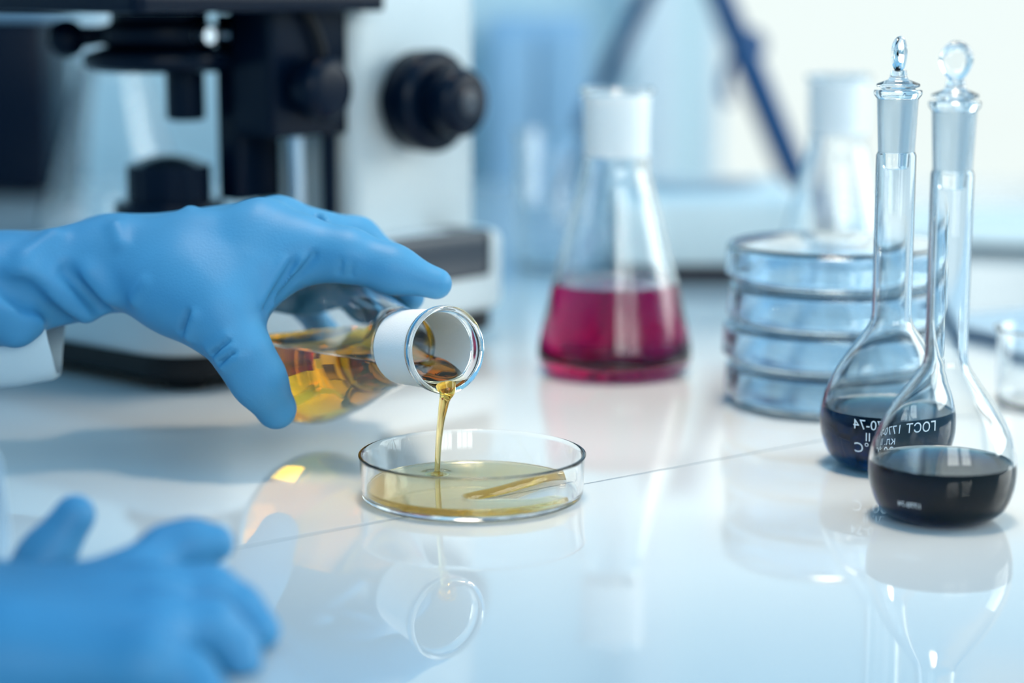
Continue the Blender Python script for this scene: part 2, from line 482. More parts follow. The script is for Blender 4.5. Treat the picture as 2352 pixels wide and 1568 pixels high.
# the pouring flask: lies almost level in the glove, mouth towards the camera and to the right
HEAD, TILT = math.radians(56.5), math.radians(6.2)
axis = np.array([math.cos(HEAD) * math.cos(TILT), -math.sin(HEAD) * math.cos(TILT), math.sin(TILT)])
MOUTH = at(1027, 803, 0.835)
FL = 127.0
FB = MOUTH - axis * FL / 1000
e1 = np.cross(axis, [0, 0, 1.0]); e1 /= np.linalg.norm(e1); e2 = np.cross(e1, axis)
POUR = [(27.0, 0.0), (31.5, 0.7), (35.4, 3.2), (37.4, 7.6), (37.8, 12.0), (36.4, 20.0), (31.4, 38.0), (24.0, 63.5), (18.6, 82.0), (16.6, 88.0), (15.9, 91.5), (15.8, 94.0)]
pf = thing('erlenmeyer_flask', 'tilted conical flask of amber liquid held by the upper glove, pouring', 'flask')
pf.matrix_world = Matrix(((e1[0], e2[0], axis[0], FB[0]), (e1[1], e2[1], axis[1], FB[1]), (e1[2], e2[2], axis[2], FB[2]), (0, 0, 0, 1)))
pflat, prin = erlenmeyer(pf, POUR, 1.4, 1.8, 94, 121, 127, 15.8, 16.6, 18.3)
# liquid in the tilted flask: cross-sections cut by the level surface
def pour_inner(z):
    if z <= 94: return prin(z)
    if z <= 121: return float(np.interp(z, [94, 121], [14.4, 15.2]))
    return float(np.interp(z, [121, 127], [15.2, 16.2]))
def pour_liquid():
    zs = [1.9, 2.2] + list(np.linspace(3, 94, 34)) + list(np.linspace(97, 126.0, 14))
    NA, NC = 40, 14
    verts, faces, rows = [], [], []
    for z in zs:
        r = pour_inner(max(z, 2.6)) - 0.05
        if z < 2.1: r -= 0.6
        B = FB + axis * z / 1000
        lvl = 0.0482
        if z > 100: lvl -= 0.0042 * ((z - 100) / 26) ** 1.5
        s_ = (lvl - B[2]) / (e2[2] * r / 1000)
        s_ = float(np.clip(s_, -0.985, 0.9))
        a0 = math.asin(s_)
        row = []
        for k in range(NA + 1):
            a = math.pi - a0 + (math.pi + 2 * a0) * k / NA
            row.append((r * math.cos(a), r * math.sin(a)))
        x1, y1 = row[-1]; x0 = row[0][0]
        for k in range(1, NC):
            u = k / NC
            xx = x1 + (x0 - x1) * u
            row.append((xx, y1 - 0.5 * (1 - (2 * u - 1) ** 8)))
        rows.append([len(verts) + i for i in range(len(row))])
        verts += [(x / 1000, y / 1000, z / 1000) for x, y in row]
    n = NA + NC
    for A, B in zip(rows[:-1], rows[1:]):
        for k in range(n): faces.append((A[k], A[(k + 1) % n], B[(k + 1) % n], B[k]))
    bm = bmesh.new(); bv = [bm.verts.new(v) for v in verts]
    for f in faces: bm.faces.new([bv[i] for i in f])
    bm.faces.new([bv[i] for i in rows[0]]); bm.faces.new([bv[i] for i in rows[-1]])
    return bm_obj('liquid', bm, M['amber'], pf, True, 40)
tag(pour_liquid(), 'amber liquid')

# ------------------------------------------------------------------ petri dishes
def dish_outline(R, h, w=1.6, b=1.8, z0=0.0):
    return fillet([(0, z0), (R - 0.3, z0, 2.2), (R + 0.1, z0 + h, 0.8), (R - w, z0 + h, 0.8), (R - w - 0.3, z0 + b, 1.2), (0, z0 + b)], 4)
dc = gnd(1085, 1140)
dish = thing('petri_dish', 'open glass petri dish with a shallow yellow pool under the stream', 'petri dish', (dc[0], dc[1], 0.0004))
lathe('dish_wall', fillet([(0, 0), (44.6, 0, 2.4), (45.3, 16.2), (46.0, 17.6, 0.7), (44.6, 18.0, 0.7), (43.6, 16.2), (43.0, 1.9, 1.6), (0, 1.9)], 4), M['thin_glass'], dish, 160, angle=60)
LAND = gnd(1004, 1088, 0.005)
lp = LAND - np.array([dc[0], dc[1], 0.0004])
def dry(x, y): g = gnd(x, y, 0.003); return np.array([g[0] - dc[0], g[1] - dc[1]])
dryA, dryB, dryC, dryD = dry(1092, 1152), dry(1200, 1140), dry(1300, 1118), dry(1330, 1140)
def pool_fn(P):
    r = np.hypot(P[:, 0], P[:, 1])
    top = 0.0050 + 0.0008 * np.exp(-((P[:, 0] - lp[0]) ** 2 + (P[:, 1] - lp[1]) ** 2) / 0.004 ** 2)
    wob = 0.0009 * np.sin(P[:, 0] * 210 + 1.0) * np.sin(P[:, 1] * 170 + 0.5)
    d = np.maximum(r - 0.0428, 0.00198 - P[:, 2])
    d = np.maximum(d, P[:, 2] - top + 0.15 * np.maximum(0, 0.0015 - np.abs(r - 0.0428)) * 0)
    Q = P[:, :2]
    def c2(a, b, ra, rb):
        ab = b - a; t_ = np.clip(((Q - a) @ ab) / (ab @ ab), 0, 1)
        return np.linalg.norm(Q - a - t_[:, None] * ab, axis=1) - (ra + (rb - ra) * t_)
    hole = smin(smin(c2(dryA, dryB, 0.0025, 0.0085), c2(dryB, dryC, 0.0085, 0.011), 0.004), c2(dryC, dryD, 0.011, 0.008), 0.004) + wob
    hh = -(hole - (P[:, 2] - 0.002) * 0.6)
    k = 0.0012
    h_ = np.clip(0.5 + 0.5 * (d - hh) / k, 0, 1)
    return hh + (d - hh) * h_ + k * h_ * (1 - h_)
tag(nets_obj('liquid', pool_fn, (-0.0436, -0.0436, 0.0012), (0.0436, 0.0436, 0.0068), 0.00042, M['pool'], dish, relax=3), 'pale yellow pool with a dry patch')

sx, sy = 1912, 920
sg = gnd(sx, sy)
names = ['lowest', 'second lowest', 'second from the top', 'topmost']
labels = ['bottom petri dish of the stack, resting on the bench', 'second petri dish up from the bench in the stack',
          'third petri dish up from the bench in the stack', 'topmost covered petri dish of the stack beside the volumetric flasks']
proto = None
offs = [(0.0, 0.0), (-0.0012, 0.001), (0.0008, -0.0006), (-0.0004, 0.0004)]
for i in range(4):
    if proto is None:
        o = proto = thing('petri_dish', labels[0], 'petri dish', group='covered petri dishes in the stack')
        lathe('dish_bottom', dish_outline(50.2, 17.2, 1.6, 1.8), M['stackglass'], o, 128, angle=60)
        lid = fillet([(0, 19.4), (53.0, 19.4, 2.4), (53.9, 4.2, 0.8), (52.2, 4.2, 0.8), (51.6, 17.5, 1.6), (0, 17.5)], 4)
        lathe('lid', lid, M['stackglass'], o, 128, angle=60)
    else:
        o = copy_tree(proto)
    o.location = (sg[0] + offs[i][0], sg[1] + offs[i][1], 0.0004 + i * 0.0198); o.rotation_euler = (0, 0, 0.7 * i)
    o['label'] = labels[i]

# ------------------------------------------------------------------ volumetric flasks
VOL = [(15.5, 0.0), (19.5, 0.7), (24.5, 4.6), (27.4, 12.0), (28.2, 20.0), (27.0, 28.5), (23.4, 37.5), (18.0, 46.5), (12.6, 54.0), (9.3, 58.8), (8.3, 62.5), (8.1, 68.0)]
def vol_flask(loc, label, k, liq, level, tab_rot):
    t = thing('volumetric_flask', label, 'flask', (loc[0], loc[1], 0.0004), 0.0)
    o_ = [(r * k, z * k) for r, z in VOL]
    body = catmull(o_, 5)
    w = 1.2
    inner = []
    for i, (r, z) in enumerate(body):
        a = np.array(body[max(i - 1, 0)]); b = np.array(body[min(i + 1, len(body) - 1)])
        tt = (b - a) / np.linalg.norm(b - a)
        inner.append((r - w * tt[1], max(z + w * tt[0], 1.8)))
    flat = [p for p in inner if p[1] > 1.9]
    rn = body[-1][0]; zt = 134.0
    prof = [(0, 0.6), (12 * k, 0.4)] + body + [(rn, zt - 1.5), (rn - 0.6, zt)] + [(rn - 0.6 - w * 0.7, zt), (rn - w, zt - 2)]
    zc = level + 0.7
    prof += [p for p in flat[::-1] if p[1] > zc + 0.3] + [(float(np.interp(zc, [q[1] for q in flat], [q[0] for q in flat])), zc)]
    lathe('glass_body', prof, M['thin_glass'], t, 112, angle=60)
    rn = rn - 0.2
    lathe('ground_joint', [(rn - 0.5, zt + 0.04), (rn + 0.5, 156.0), (rn - 0.9, 156.0), (rn - 1.9, zt + 0.04)], M['joint'], t, 80, closed=True)
    lathe('collar', fillet([(rn - 0.9, 156.04), (rn + 0.5, 156.04), (rn + 2.0, 158.0, 0.8), (rn + 1.9, 160.0, 0.9), (rn - 0.9, 160.0, 0.4)]), M['glass'], t, 80, closed=True, angle=60)
    s_ = bpy.data.objects.new('stopper', None); COL.objects.link(s_); s_.parent = t
    lathe('plug', fillet([(0, 126.5), (rn - 2.8, 126.5, 1.5), (rn - 1.0, 156.0), (rn - 1.0, 160.6), (rn + 0.9, 161.2, 0.5), (rn + 0.9, 162.4, 0.5), (3.8, 164.4, 1.0), (3.2, 168.0), (0, 168.1)]), M['glass'], s_, 64, angle=60)
    # flat oval grip of the stopper
    bm = bmesh.new(); bmesh.ops.create_uvsphere(bm, u_segments=40, v_segments=24, radius=1)
    for v in bm.verts:
        f = 1 - 0.25 * max(0, -v.co.z)
        th = 3.4 - 0.9 * math.exp(-((v.co.x ** 2 + v.co.z ** 2) / 0.35))
        v.co = Vector((v.co.x * 6.6 * f, v.co.y * th, 174.6 + v.co.z * 7.6)) / 1000
    g = bm_obj('grip', bm, M['glass'], s_, True, 80); g.rotation_euler = (0, 0, tab_rot)
    def rin(z): return float(np.interp(z, [q[1] for q in flat], [q[0] for q in flat]))
    fill('liquid', flat, rin, 1.8, level, liq, t, n=96, men=0.7)
    return t, body, k
vf, vbody, _ = vol_flask(gnd(2160, 1187), 'front stoppered volumetric flask with nearly black navy liquid', 1.0, M['navy'], 21.5, 0.15)
vr, rbody, _ = vol_flask(gnd(2037, 1066), 'rear stoppered volumetric flask printed with white lettering, deep blue liquid', 1.03, M['indigo'], 24.5, 1.12)

def wrap_text(name, body, txt, size, zc, ang, body_obj, mirrored=True, lift=0.12):
    """text printed round the bulb: reads mirrored, as in the picture"""
    cu = bpy.data.curves.new(name, 'FONT'); cu.body = txt; cu.size = size; cu.align_x = 'CENTER'; cu.align_y = 'CENTER'
    cu.resolution_u = 3
    tmp = bpy.data.objects.new(name, cu); COL.objects.link(tmp)
    dg = bpy.context.evaluated_depsgraph_get(); dg.update()
    me = bpy.data.meshes.new_from_object(tmp.evaluated_get(dg))
    bpy.data.objects.remove(tmp); bpy.data.curves.remove(cu)
    bm = bmesh.new(); bm.from_mesh(me); bpy.data.meshes.remove(me)
    bmesh.ops.triangulate(bm, faces=bm.faces)
    bmesh.ops.subdivide_edges(bm, edges=[e for e in bm.edges if e.calc_length() > 0.8], cuts=1)
    zz = [q[1] for q in body]; rr = [q[0] for q in body]
    ss = np.concatenate([[0], np.cumsum([math.hypot(rr[i + 1] - rr[i], zz[i + 1] - zz[i]) for i in range(len(zz) - 1)])])
    s0 = float(np.interp(zc, zz, ss))
    for v in bm.verts:
        x = -v.co.x if mirrored else v.co.x
        s = s0 + v.co.y
        z = float(np.interp(s, ss, zz)); r = float(np.interp(s, ss, rr)) + lift
        a = ang + x / r
        v.co = Vector((r * math.cos(a), r * math.sin(a), z)) / 1000
    return bm_obj(name, bm, M['print'], body_obj, False)
ang_r = math.atan2(-vr.location.y, -vr.location.x)
wrap_text('lettering', rbody, 'ГОСТ 1770-74', 5.8, 22.0, ang_r + 0.11, vr)
wrap_text('lettering', rbody, 'кл. II', 5.2, 16.9, ang_r - 0.14, vr)
wrap_text('lettering', rbody, '20 °C', 6.4, 11.9, ang_r - 0.24, vr)
ang_f = math.atan2(-vf.location.y, -vf.location.x)
wrap_text('lettering', vbody, '1770-74', 3.0, 9.5, ang_f - 0.45, vf)

# ------------------------------------------------------------------ microscope
CA = np.array([-0.165, 1.014]); mx = np.array([0.66, 0.7513])
mic = thing('microscope', 'white and black laboratory microscope behind the gloved hand', 'microscope', (CA[0], CA[1], 0.0), math.atan2(mx[1], mx[0]))
# local frame: +x from the user's end to the back, -y the side turned to the camera
prism('base_body', rounded_rect(0.0, 0.262, 0.0, 0.20, 0.035, 10), 0.019, 0.064, M['scope_white'], mic, bev=0.006, seg=4)
prism('base_plinth', rounded_rect(0.006, 0.256, 0.006, 0.194, 0.030, 10), 0.007, 0.0188, M['rubber'], mic, bev=0.001)
for fx, fy in ((0.03, 0.03), (0.235, 0.03), (0.03, 0.17), (0.235, 0.17)):
    f = lathe('foot', fillet([(0, 0), (11, 0, 1), (12, 7), (0, 7)]), M['rubber'], mic, 32); f.location = (fx, fy, 0)
prism('control_panel', rounded_rect(0.138, 0.232, -0.0025, 0.045, 0.006), 0.040, 0.0668, M['panel'], mic, bev=0.0025, seg=3)
prism('display', rounded_rect(0.146, 0.205, 0.006, 0.036, 0.003), 0.0669, 0.0675, M['screen'], mic, bev=0.0002)
# illuminator on the base
il = bpy.data.objects.new('illuminator', None); COL.objects.link(il); il.parent = mic; il.location = (0.074, 0.094, 0.0642)
lathe('flange', fillet([(0, 0), (38, 0), (38, 5, 1.5), (31, 6), (0, 6)]), M['scope_black'], il, 64)
lathe('lower_ring', fillet([(0, 6.02), (29.5, 6.02), (29.5, 24, 1.5), (24, 25), (0, 25)]), M['scope_black'], il, 64)
bm = bmesh.new()
nr = 72
ring0, ring1 = [], []
for k in range(nr):
    a = 2 * math.pi * k / nr; r = 0.0228 if (k // 2) % 3 else 0.0218
    ring0.append(bm.verts.new((r * math.cos(a), r * math.sin(a), 0.02502))); ring1.append(bm.verts.new((r * math.cos(a), r * math.sin(a), 0.044)))
for k in range(nr): bm.faces.new((ring0[k], ring0[(k + 1) % nr], ring1[(k + 1) % nr], ring1[k]))
bm.faces.new(ring0); bm.faces.new(ring1)
bm_obj('grip_ring', bm, M['scope_black'], il)
lathe('field_lens', [(0, 50.0), (5, 49.7), (12, 48.3), (18, 46.0), (21.5, 44.05), (0, 44.05)], mat('dark_lens_glass', (0.01, 0.02, 0.03), 0.06), il, 64)
# column, focusing block and stage
prism('arm_column', rounded_rect(0.149, 0.252, 0.028, 0.112, 0.010), 0.0642, 0.34, M['scope_white'], mic, bev=0.003)
prism('focus_block', rounded_rect(0.092, 0.1485, 0.030, 0.064, 0.003), 0.124, 0.30, M['scope_black'], mic, bev=0.0015)
prism('lower_bracket', rounded_rect(0.098, 0.130, 0.0642, 0.082, 0.003), 0.088, 0.189, M['scope_black'], mic, bev=0.0015)
tube('guide_rod', [(0.124, 0.046, 0.0642), (0.124, 0.046, 0.124)], 0.0052, M['steel'], mic)
tube('rack_rod', [(0.139, 0.036, 0.0642), (0.139, 0.036, 0.124)], 0.0042, M['scope_black'], mic)
tube('cable', catmull([(0.100, 0.027, 0.197), (0.108, 0.026, 0.194), (0.118, 0.0255, 0.185), (0.125, 0.0255, 0.170), (0.127, 0.027, 0.150)], 6), 0.0022, M['rubber'], mic)
prism('stage', rounded_rect(-0.012, 0.160, 0.010, 0.185, 0.006), 0.1905, 0.203, M['scope_black'], mic, bev=0.0015)
cn = bpy.data.objects.new('condenser', None); COL.objects.link(cn); cn.parent = mic; cn.location = (0.072, 0.096, 0)
lathe('upper_body', fillet([(0, 190.3), (26, 190.3), (26, 184, 2), (34, 182, 1), (34, 174, 2), (28, 172), (0, 172)]), M['scope_black'], cn, 64)
lathe('turret_disc', fillet([(0, 171.8), (30, 171.8), (41, 168, 2), (41, 161, 2), (34, 158.5, 1), (0, 158.5)]), M['scope_black'], cn, 72)
lb = lathe('lower_barrel', fillet([(0, 158.4), (10.5, 158.4), (10.5, 133, 1), (8, 132), (0, 132)]), M['scope_black'], cn, 48)
lb.location = (0.010, -0.008, 0)
tube('iris_lever', [(-0.018, 0.018, 0.178), (-0.030, 0.028, 0.177), (-0.035, 0.033, 0.176)], [0.0045, 0.0055, 0.0075], M['scope_black'], cn)
bm = bmesh.new(); bmesh.ops.create_uvsphere(bm, u_segments=24, v_segments=16, radius=0.0105)
bmesh.ops.translate(bm, verts=bm.verts, vec=(-0.036, 0.034, 0.176)); bm_obj('lever_ball', bm, M['scope_black'], cn)
for a_, z_ in ((-0.9, 0.178), (-1.6, 0.178), (-0.2, 0.178)):
    sc_ = tube('clamp_screw', [(0.033 * math.cos(a_), 0.033 * math.sin(a_), z_), (0.043 * math.cos(a_), 0.043 * math.sin(a_), z_)], 0.0042, M['steel'], cn)
# knobs: turned parts whose axis is local -y
def knob(name, prof, loc, m, parent):
    o = lathe(name, prof, m, parent, 72); o.rotation_euler = (math.pi / 2, 0, 0); o.location = loc; return o
kn = knob('coarse_focus_knob', fillet([(0, 0), (20, 0), (20, 6), (28, 8, 2), (28.5, 26, 3), (24, 29, 2), (0, 29)]), (0.190, 0.0275, 0.141), M['scope_black'], mic)
lathe('fine_focus_knob', fillet([(0, 29.1), (18, 29.1), (19, 31), (19, 46, 3), (14, 49.5, 3), (0, 50)]), M['scope_black'], kn, 64)
lathe('knob_cap', fillet([(0, 50.05), (7.5, 50.05), (7, 51, 0.4), (0, 51.2)]), M['panel'], kn, 40)
knob('condenser_focus_knob', fillet([(0, 0), (10, 0), (10, 5), (17, 6, 1), (17, 19, 3), (12, 22, 3), (0, 22.5)]), (0.116, 0.0295, 0.150), M['scope_black'], mic)

# ------------------------------------------------------------------ gloved hands (one continuous skin each)
def flask_sdf(P):
    q = P - FB
    z = q @ axis * 1000
    r = np.linalg.norm(q - (q @ axis)[:, None] * axis, axis=1) * 1000
    zz = [p[1] for p in POUR] + [121, 127.0]; rr = [p[0] for p in POUR] + [16.6, 18.3]
    rr[0] = 34.0; rr[1] = 35.5; rr[2] = 36.8
    R_ = np.interp(z, zz, rr)
    return np.maximum(np.maximum((r - R_) * 0.97, -z), z - 127.0) / 1000

def chain(pts): return [(at(x, y, Y), r / 1000) for x, y, Y, r in pts]
def hand_fn(chains, folds, grooves, minus=None, k=0.007):
    prims = []
    for c, kk in chains:
        for (a, ra), (b, rb) in zip(c[:-1], c[1:]): prims.append((a, b, ra, rb, kk))
    def fn(P):
        d = None
        for a, b, ra, rb, kk in prims:
            e = d_cone(P, a, b, ra, rb)
            d = e if d is None else smin(d, e, kk)
        for a, b, r, kk in folds: d = smin(d, d_cone(P, a, b, r, r * 0.7), kk)
        for a, b, r, kk in grooves: d = -smin(-d, d_cone(P, a, b, r, r * 0.6), kk)
        if minus is not None: d = np.maximum(d, 0.0006 - minus(P))
        return d
    return fn
def hit(fn, x, y, y0, y1, depth=0.0):
    Ys = np.linspace(y0, y1, 500)
    P = np.array([at(x, y, Y) for Y in Ys]); d = fn(P)
    i = int(np.argmax(d < 0)) if (d < 0).any() else int(np.argmin(d))
    v = ray(x, y); v = v / np.linalg.norm(v)
    return P[i] + v * depth

K = 0.008
left = [
    (chain([(-190, 668, 0.872, 25), (0, 664, 0.880, 22.5), (150, 632, 0.888, 19.0), (255, 597, 0.893, 16.5)]), K),
    (chain([(-190, 660, 0.905, 22), (0, 650, 0.905, 20), (255, 590, 0.920, 15)]), 0.012),
    (chain([(255, 597, 0.893, 16.5), (440, 582, 0.886, 16.0), (600, 542, 0.884, 14.5)]), 0.012),
    (chain([(255, 590, 0.915, 16), (640, 520, 0.905, 12.5)]), 0.014),
    (chain([(255, 595, 0.930, 15), (640, 540, 0.932, 11.5)]), 0.014),
    (chain([(255, 605, 0.940, 14), (610, 590, 0.950, 11)]), 0.014),
    # palm heel and thumb
    (chain([(280, 612, 0.888, 15), (400, 665, 0.874, 16), (498, 728, 0.862, 14.5)]), 0.014),
    (chain([(498, 728, 0.862, 13.8), (560, 815, 0.854, 11.4), (594, 872, 0.855, 10.8), (634, 938, 0.862, 8.8)]), 0.006),
    # web between thumb and index finger
    (chain([(470, 660, 0.872, 15), (560, 620, 0.876, 14)]), 0.016),
    (chain([(520, 700, 0.866, 13), (585, 640, 0.872, 10)]), 0.016),
    (chain([(590, 640, 0.872, 9), (650, 606, 0.874, 9), (720, 600, 0.874, 8)]), 0.010),
    # palm pressed against the far side of the flask
    (chain([(560, 630, 0.930, 17), (700, 635, 0.948, 15), (800, 650, 0.955, 11)]), 0.012),
    # index finger
    (chain([(600, 542, 0.884, 14.0), (690, 564, 0.878, 11.2), (800, 586, 0.872, 9.9), (900, 618, 0.869, 8.9), (1002, 651, 0.867, 6.7)]), 0.009),
    # middle, ring and little finger round the far side of the flask
    (chain([(640, 520, 0.905, 12.0), (820, 552, 0.924, 9.6), (893, 612, 0.922, 9.0), (938, 680, 0.905, 7.2)]), 0.006),
    (chain([(640, 540, 0.932, 11.5), (770, 600, 0.958, 9.4), (840, 690, 0.960, 8.6), (862, 760, 0.944, 7.2)]), 0.005),
    (chain([(610, 590, 0.950, 11), (700, 680, 0.978, 8.4), (760, 770, 0.980, 7.6), (785, 830, 0.968, 6.4)]), 0.005),
]
base_fn = hand_fn(left, [], [])
def fold(x0, y0, x1, y1, r, kk=0.0035, depth=0.0008):
    a = hit(base_fn, x0, y0, 0.80, 0.97, depth); b = hit(base_fn, x1, y1, 0.80, 0.97, depth)
    return (a, b, r, kk)
folds = [
    (at(437, 486, 0.888), at(446, 548, 0.8725), 0.0022, 0.004),
    fold(624, 696, 698, 594, 0.0018), fold(600, 690, 650, 600, 0.0014),
    (at(741, 500, 0.905), at(752, 512, 0.895), 0.0022, 0.003),
    fold(480, 800, 520, 770, 0.0014), fold(500, 822, 532, 798, 0.0014), fold(512, 842, 545, 820, 0.0012), fold(432, 770, 446, 726, 0.0022),
    fold(250, 676, 205, 630, 0.0030, 0.008, 0.0012), fold(196, 712, 60, 622, 0.0044, 0.010, 0.001), fold(90, 735, 40, 700, 0.0036, 0.009, 0.001), fold(40, 765, -60, 640, 0.0050, 0.010, 0.001),
    fold(265, 520, 278, 560, 0.0013, 0.006), fold(120, 545, 60, 590, 0.0026, 0.008), fold(310, 690, 335, 650, 0.0013, 0.005),
]
grooves = [
    fold(612, 704, 672, 606, 0.0012, 0.003, 0.0003), fold(634, 690, 722, 586, 0.0012, 0.003, 0.0003),
    fold(418, 762, 432, 720, 0.0014, 0.003, 0.0004),
    fold(226, 700, 150, 625, 0.0024, 0.007, 0.0), fold(140, 738, 60, 668, 0.0030, 0.009, 0.0), fold(58, 690, -30, 630, 0.0024, 0.009, 0.0),
    fold(492, 812, 525, 784, 0.0008, 0.002, 0.0002), fold(506, 833, 538, 810, 0.0008, 0.002, 0.0002), fold(780, 628, 785, 596, 0.0006, 0.002, 0.0002), fold(806, 632, 812, 604, 0.0006, 0.002, 0.0002),
]
hand = thing('gloved_hand', 'blue nitrile gloved hand gripping and tipping the amber flask', 'hand')
nets_obj('glove', hand_fn(left, folds, grooves, flask_sdf), (-0.290, 0.815, -0.002), (0.005, 1.02, 0.145), 0.0011, M['glove'], hand, relax=1)
def sleeve(parent, stations, thick=0.0012, n=64, seed=1):
    """open cloth cuff: elliptical rings (centre, radius_y, radius_z) along a path, folded hem at the end"""
    rings = []
    rng = np.random.default_rng(seed)
    ph = rng.uniform(0, 6.28, 4)
    for c, ry, rz in stations:
        ring = []
        for k in range(n):
            a = 2 * math.pi * k / n
            w = 1 + 0.03 * math.sin(3 * a + ph[0]) + 0.02 * math.sin(7 * a + ph[1] + c[0] * 30)
            ring.append(np.array([c[0] + 0.0012 * math.sin(2 * a + ph[2]), c[1] + ry * w * math.cos(a), c[2] + rz * w * math.sin(a)]))
        rings.append(ring)
    inner = []
    for (c, ry, rz), ring in zip(stations, rings):
        inner.append([p + (np.array([c[0], c[1], c[2]]) - p) * np.array([0, thick / ry, thick / rz]) for p in ring])
    R_ = rings + inner[::-1]
    bm = bmesh.new(); bv = [[bm.verts.new(p) for p in r] for r in R_]
    for A, B in list(zip(bv[:-1], bv[1:])) + [(bv[-1], bv[0])]:
        for k in range(n): bm.faces.new((A[k], A[(k + 1) % n], B[(k + 1) % n], B[k]))
    return bm_obj('coat_cuff', bm, M['coat'], parent, True, 70)
c0 = at(-180, 742, 0.90); c1 = at(40, 735, 0.90); c2_ = at(118, 728, 0.90); c3 = at(130, 726, 0.90)
tag(sleeve(hand, [(np.array([-0.62, 0.93, 0.13]), 0.050, 0.050), (np.array([-0.40, 0.905, 0.098]), 0.042, 0.042), (np.array([-0.33, 0.90, 0.086]), 0.036, 0.036), (c0, 0.028, 0.031), (c1, 0.0245, 0.0285), (c2_, 0.023, 0.0275), (c3, 0.0225, 0.0265)], seed=4), 'white coat cuff hanging loose')

right = [
    (chain([(-400, 1270, 0.620, 21), (-200, 1370, 0.620, 18), (0, 1425, 0.622, 17)]), 0.010),
    (chain([(-400, 1300, 0.602, 20), (-200, 1410, 0.595, 17), (0, 1500, 0.585, 15)]), 0.012),
    (chain([(0, 1440, 0.618, 16), (300, 1350, 0.637, 11.5)]), 0.010),
    (chain([(0, 1455, 0.605, 16), (350, 1385, 0.617, 12.5)]), 0.013),
    (chain([(0, 1490, 0.590, 15), (360, 1450, 0.596, 12)]), 0.013),
    (chain([(0, 1520, 0.578, 14), (330, 1530, 0.575, 11)]), 0.013),
    # thumb lifted
    (chain([(-90, 1440, 0.640, 14), (38, 1385, 0.652, 9.6), (105, 1280, 0.662, 8.4), (172, 1183, 0.666, 7.0)]), 0.006),
    # fingers
    (chain([(300, 1345, 0.637, 11.5), (385, 1268, 0.650, 8.6), (440, 1250, 0.652, 8.0), (494, 1248, 0.653, 6.4)]), 0.004),
    (chain([(350, 1385, 0.617, 12.5), (480, 1362, 0.622, 9.0), (545, 1400, 0.622, 8.0), (596, 1448, 0.618, 6.6)]), 0.003),
    (chain([(360, 1450, 0.596, 12), (480, 1440, 0.600, 8.8), (535, 1488, 0.600, 7.8), (556, 1530, 0.596, 6.4)]), 0.003),
    (chain([(330, 1530, 0.575, 11), (430, 1560, 0.576, 8.0), (470, 1610, 0.572, 7.0), (490, 1660, 0.566, 6.2)]), 0.005),
]
hand2 = thing('gloved_hand', 'out of focus blue gloved hand in the foreground with raised thumb', 'hand')
nets_obj('glove', hand_fn(right, [], [], lambda P: P[:, 2] + 0.0002), (-0.235, 0.53, -0.004), (-0.055, 0.70, 0.075), 0.0014, M['glove'], hand2, relax=1)
c0 = at(-400, 1290, 0.610); c1 = at(-130, 1370, 0.612); c2_ = at(-40, 1375, 0.613)
for c_ in (c0, c1, c2_): c_[2] = max(c_[2], 0.036)
sleeve(hand2, [(np.array([-0.62, 0.58, 0.085]), 0.060, 0.055), (np.array([-0.34, 0.605, 0.062]), 0.050, 0.042), (c0, 0.044, 0.034), (c1, 0.040, 0.029), (c2_, 0.039, 0.028)], seed=9)

# ------------------------------------------------------------------ liquid stream
st0 = at(1034, 868, 0.826)
path = [at(1024, 884, 0.827), at(1026, 900, 0.8255), at(1023, 912, 0.8255), at(1019, 930, 0.826), at(1014, 960, 0.828), at(1009, 1000, 0.830), at(1006, 1040, 0.832), at(1004.5, 1075, LAND[1]), at(1004, 1090, LAND[1]), at(1004, 1096, LAND[1])]
rad = [0.0042, 0.0034, 0.0024, 0.0020, 0.0016, 0.00135, 0.0012, 0.00115, 0.0015, 0.0026]
P_ = catmull([tuple(p) + (r,) for p, r in zip(path, rad)], 5)
tag(tube('liquid_stream', [p[:3] for p in P_], [p[3] for p in P_], M['pour'], None, 20), 'thin amber stream falling from the flask lip into the open dish', 'liquid stream')

# ------------------------------------------------------------------ background things on the bench
def beaker(name, label, loc, R, h, group=None, spout=True):
    t = thing(name, label, 'beaker', loc)
    prof = fillet([(0, 0), (R, 0, 5), (R, h - 3), (R + 2.2, h, 1.0), (R + 0.6, h + 0.6, 0.6), (R - 1.5, h - 3.2), (R - 1.5, 1.8, 4), (0, 1.8)], 5)
    o = lathe('glass_body', prof, M['glass'], t, 96, angle=60)
    if spout:
        for v in o.data.vertices:
            a = math.atan2(v.co.y, v.co.x); f = math.exp(-(a / 0.28) ** 2) * max(0, (v.co.z * 1000 - h + 10) / 10) ** 1.5
            v.co.x += 0.007 * f
    return t
g = gnd(1300, 612); beaker('glass_beaker', 'tall clear glass beaker behind the magenta flask', (g[0], g[1], 0.0004), 37, 100)
g = gnd(2400, 930); beaker('glass_beaker', 'low glass beaker cut off by the right edge of the picture', (g[0], g[1], 0.0004), 24, 38)

g = at(1420, 650, 1.44)
bal = thing('lab_balance', 'low white bench instrument with dark plinth behind the magenta flask', 'balance', (g[0], 1.44, 0.0), -0.03)
prism('body', rounded_rect(0.0, 0.13, 0.0, 0.20, 0.012), 0.0125, 0.058, M['bright_white'], bal, bev=0.004, seg=3)
prism('plinth', rounded_rect(0.003, 0.127, 0.003, 0.197, 0.010), 0.002, 0.0123, mat('dark_brown_plastic', (0.035, 0.022, 0.03), 0.5), bal, bev=0.001)
lathe('weighing_pan', fillet([(0, 58.1), (42, 58.1), (44, 61, 1), (0, 61)]), M['steel'], bal, 64).location = (0.065, 0.11, 0)
for fx, fy in ((0.02, 0.02), (0.11, 0.02), (0.02, 0.18), (0.11, 0.18)):
    lathe('foot', [(0, 0), (6, 0), (6, 1.9), (0, 1.9)], M['rubber'], bal, 20).location = (fx, fy, 0.0)

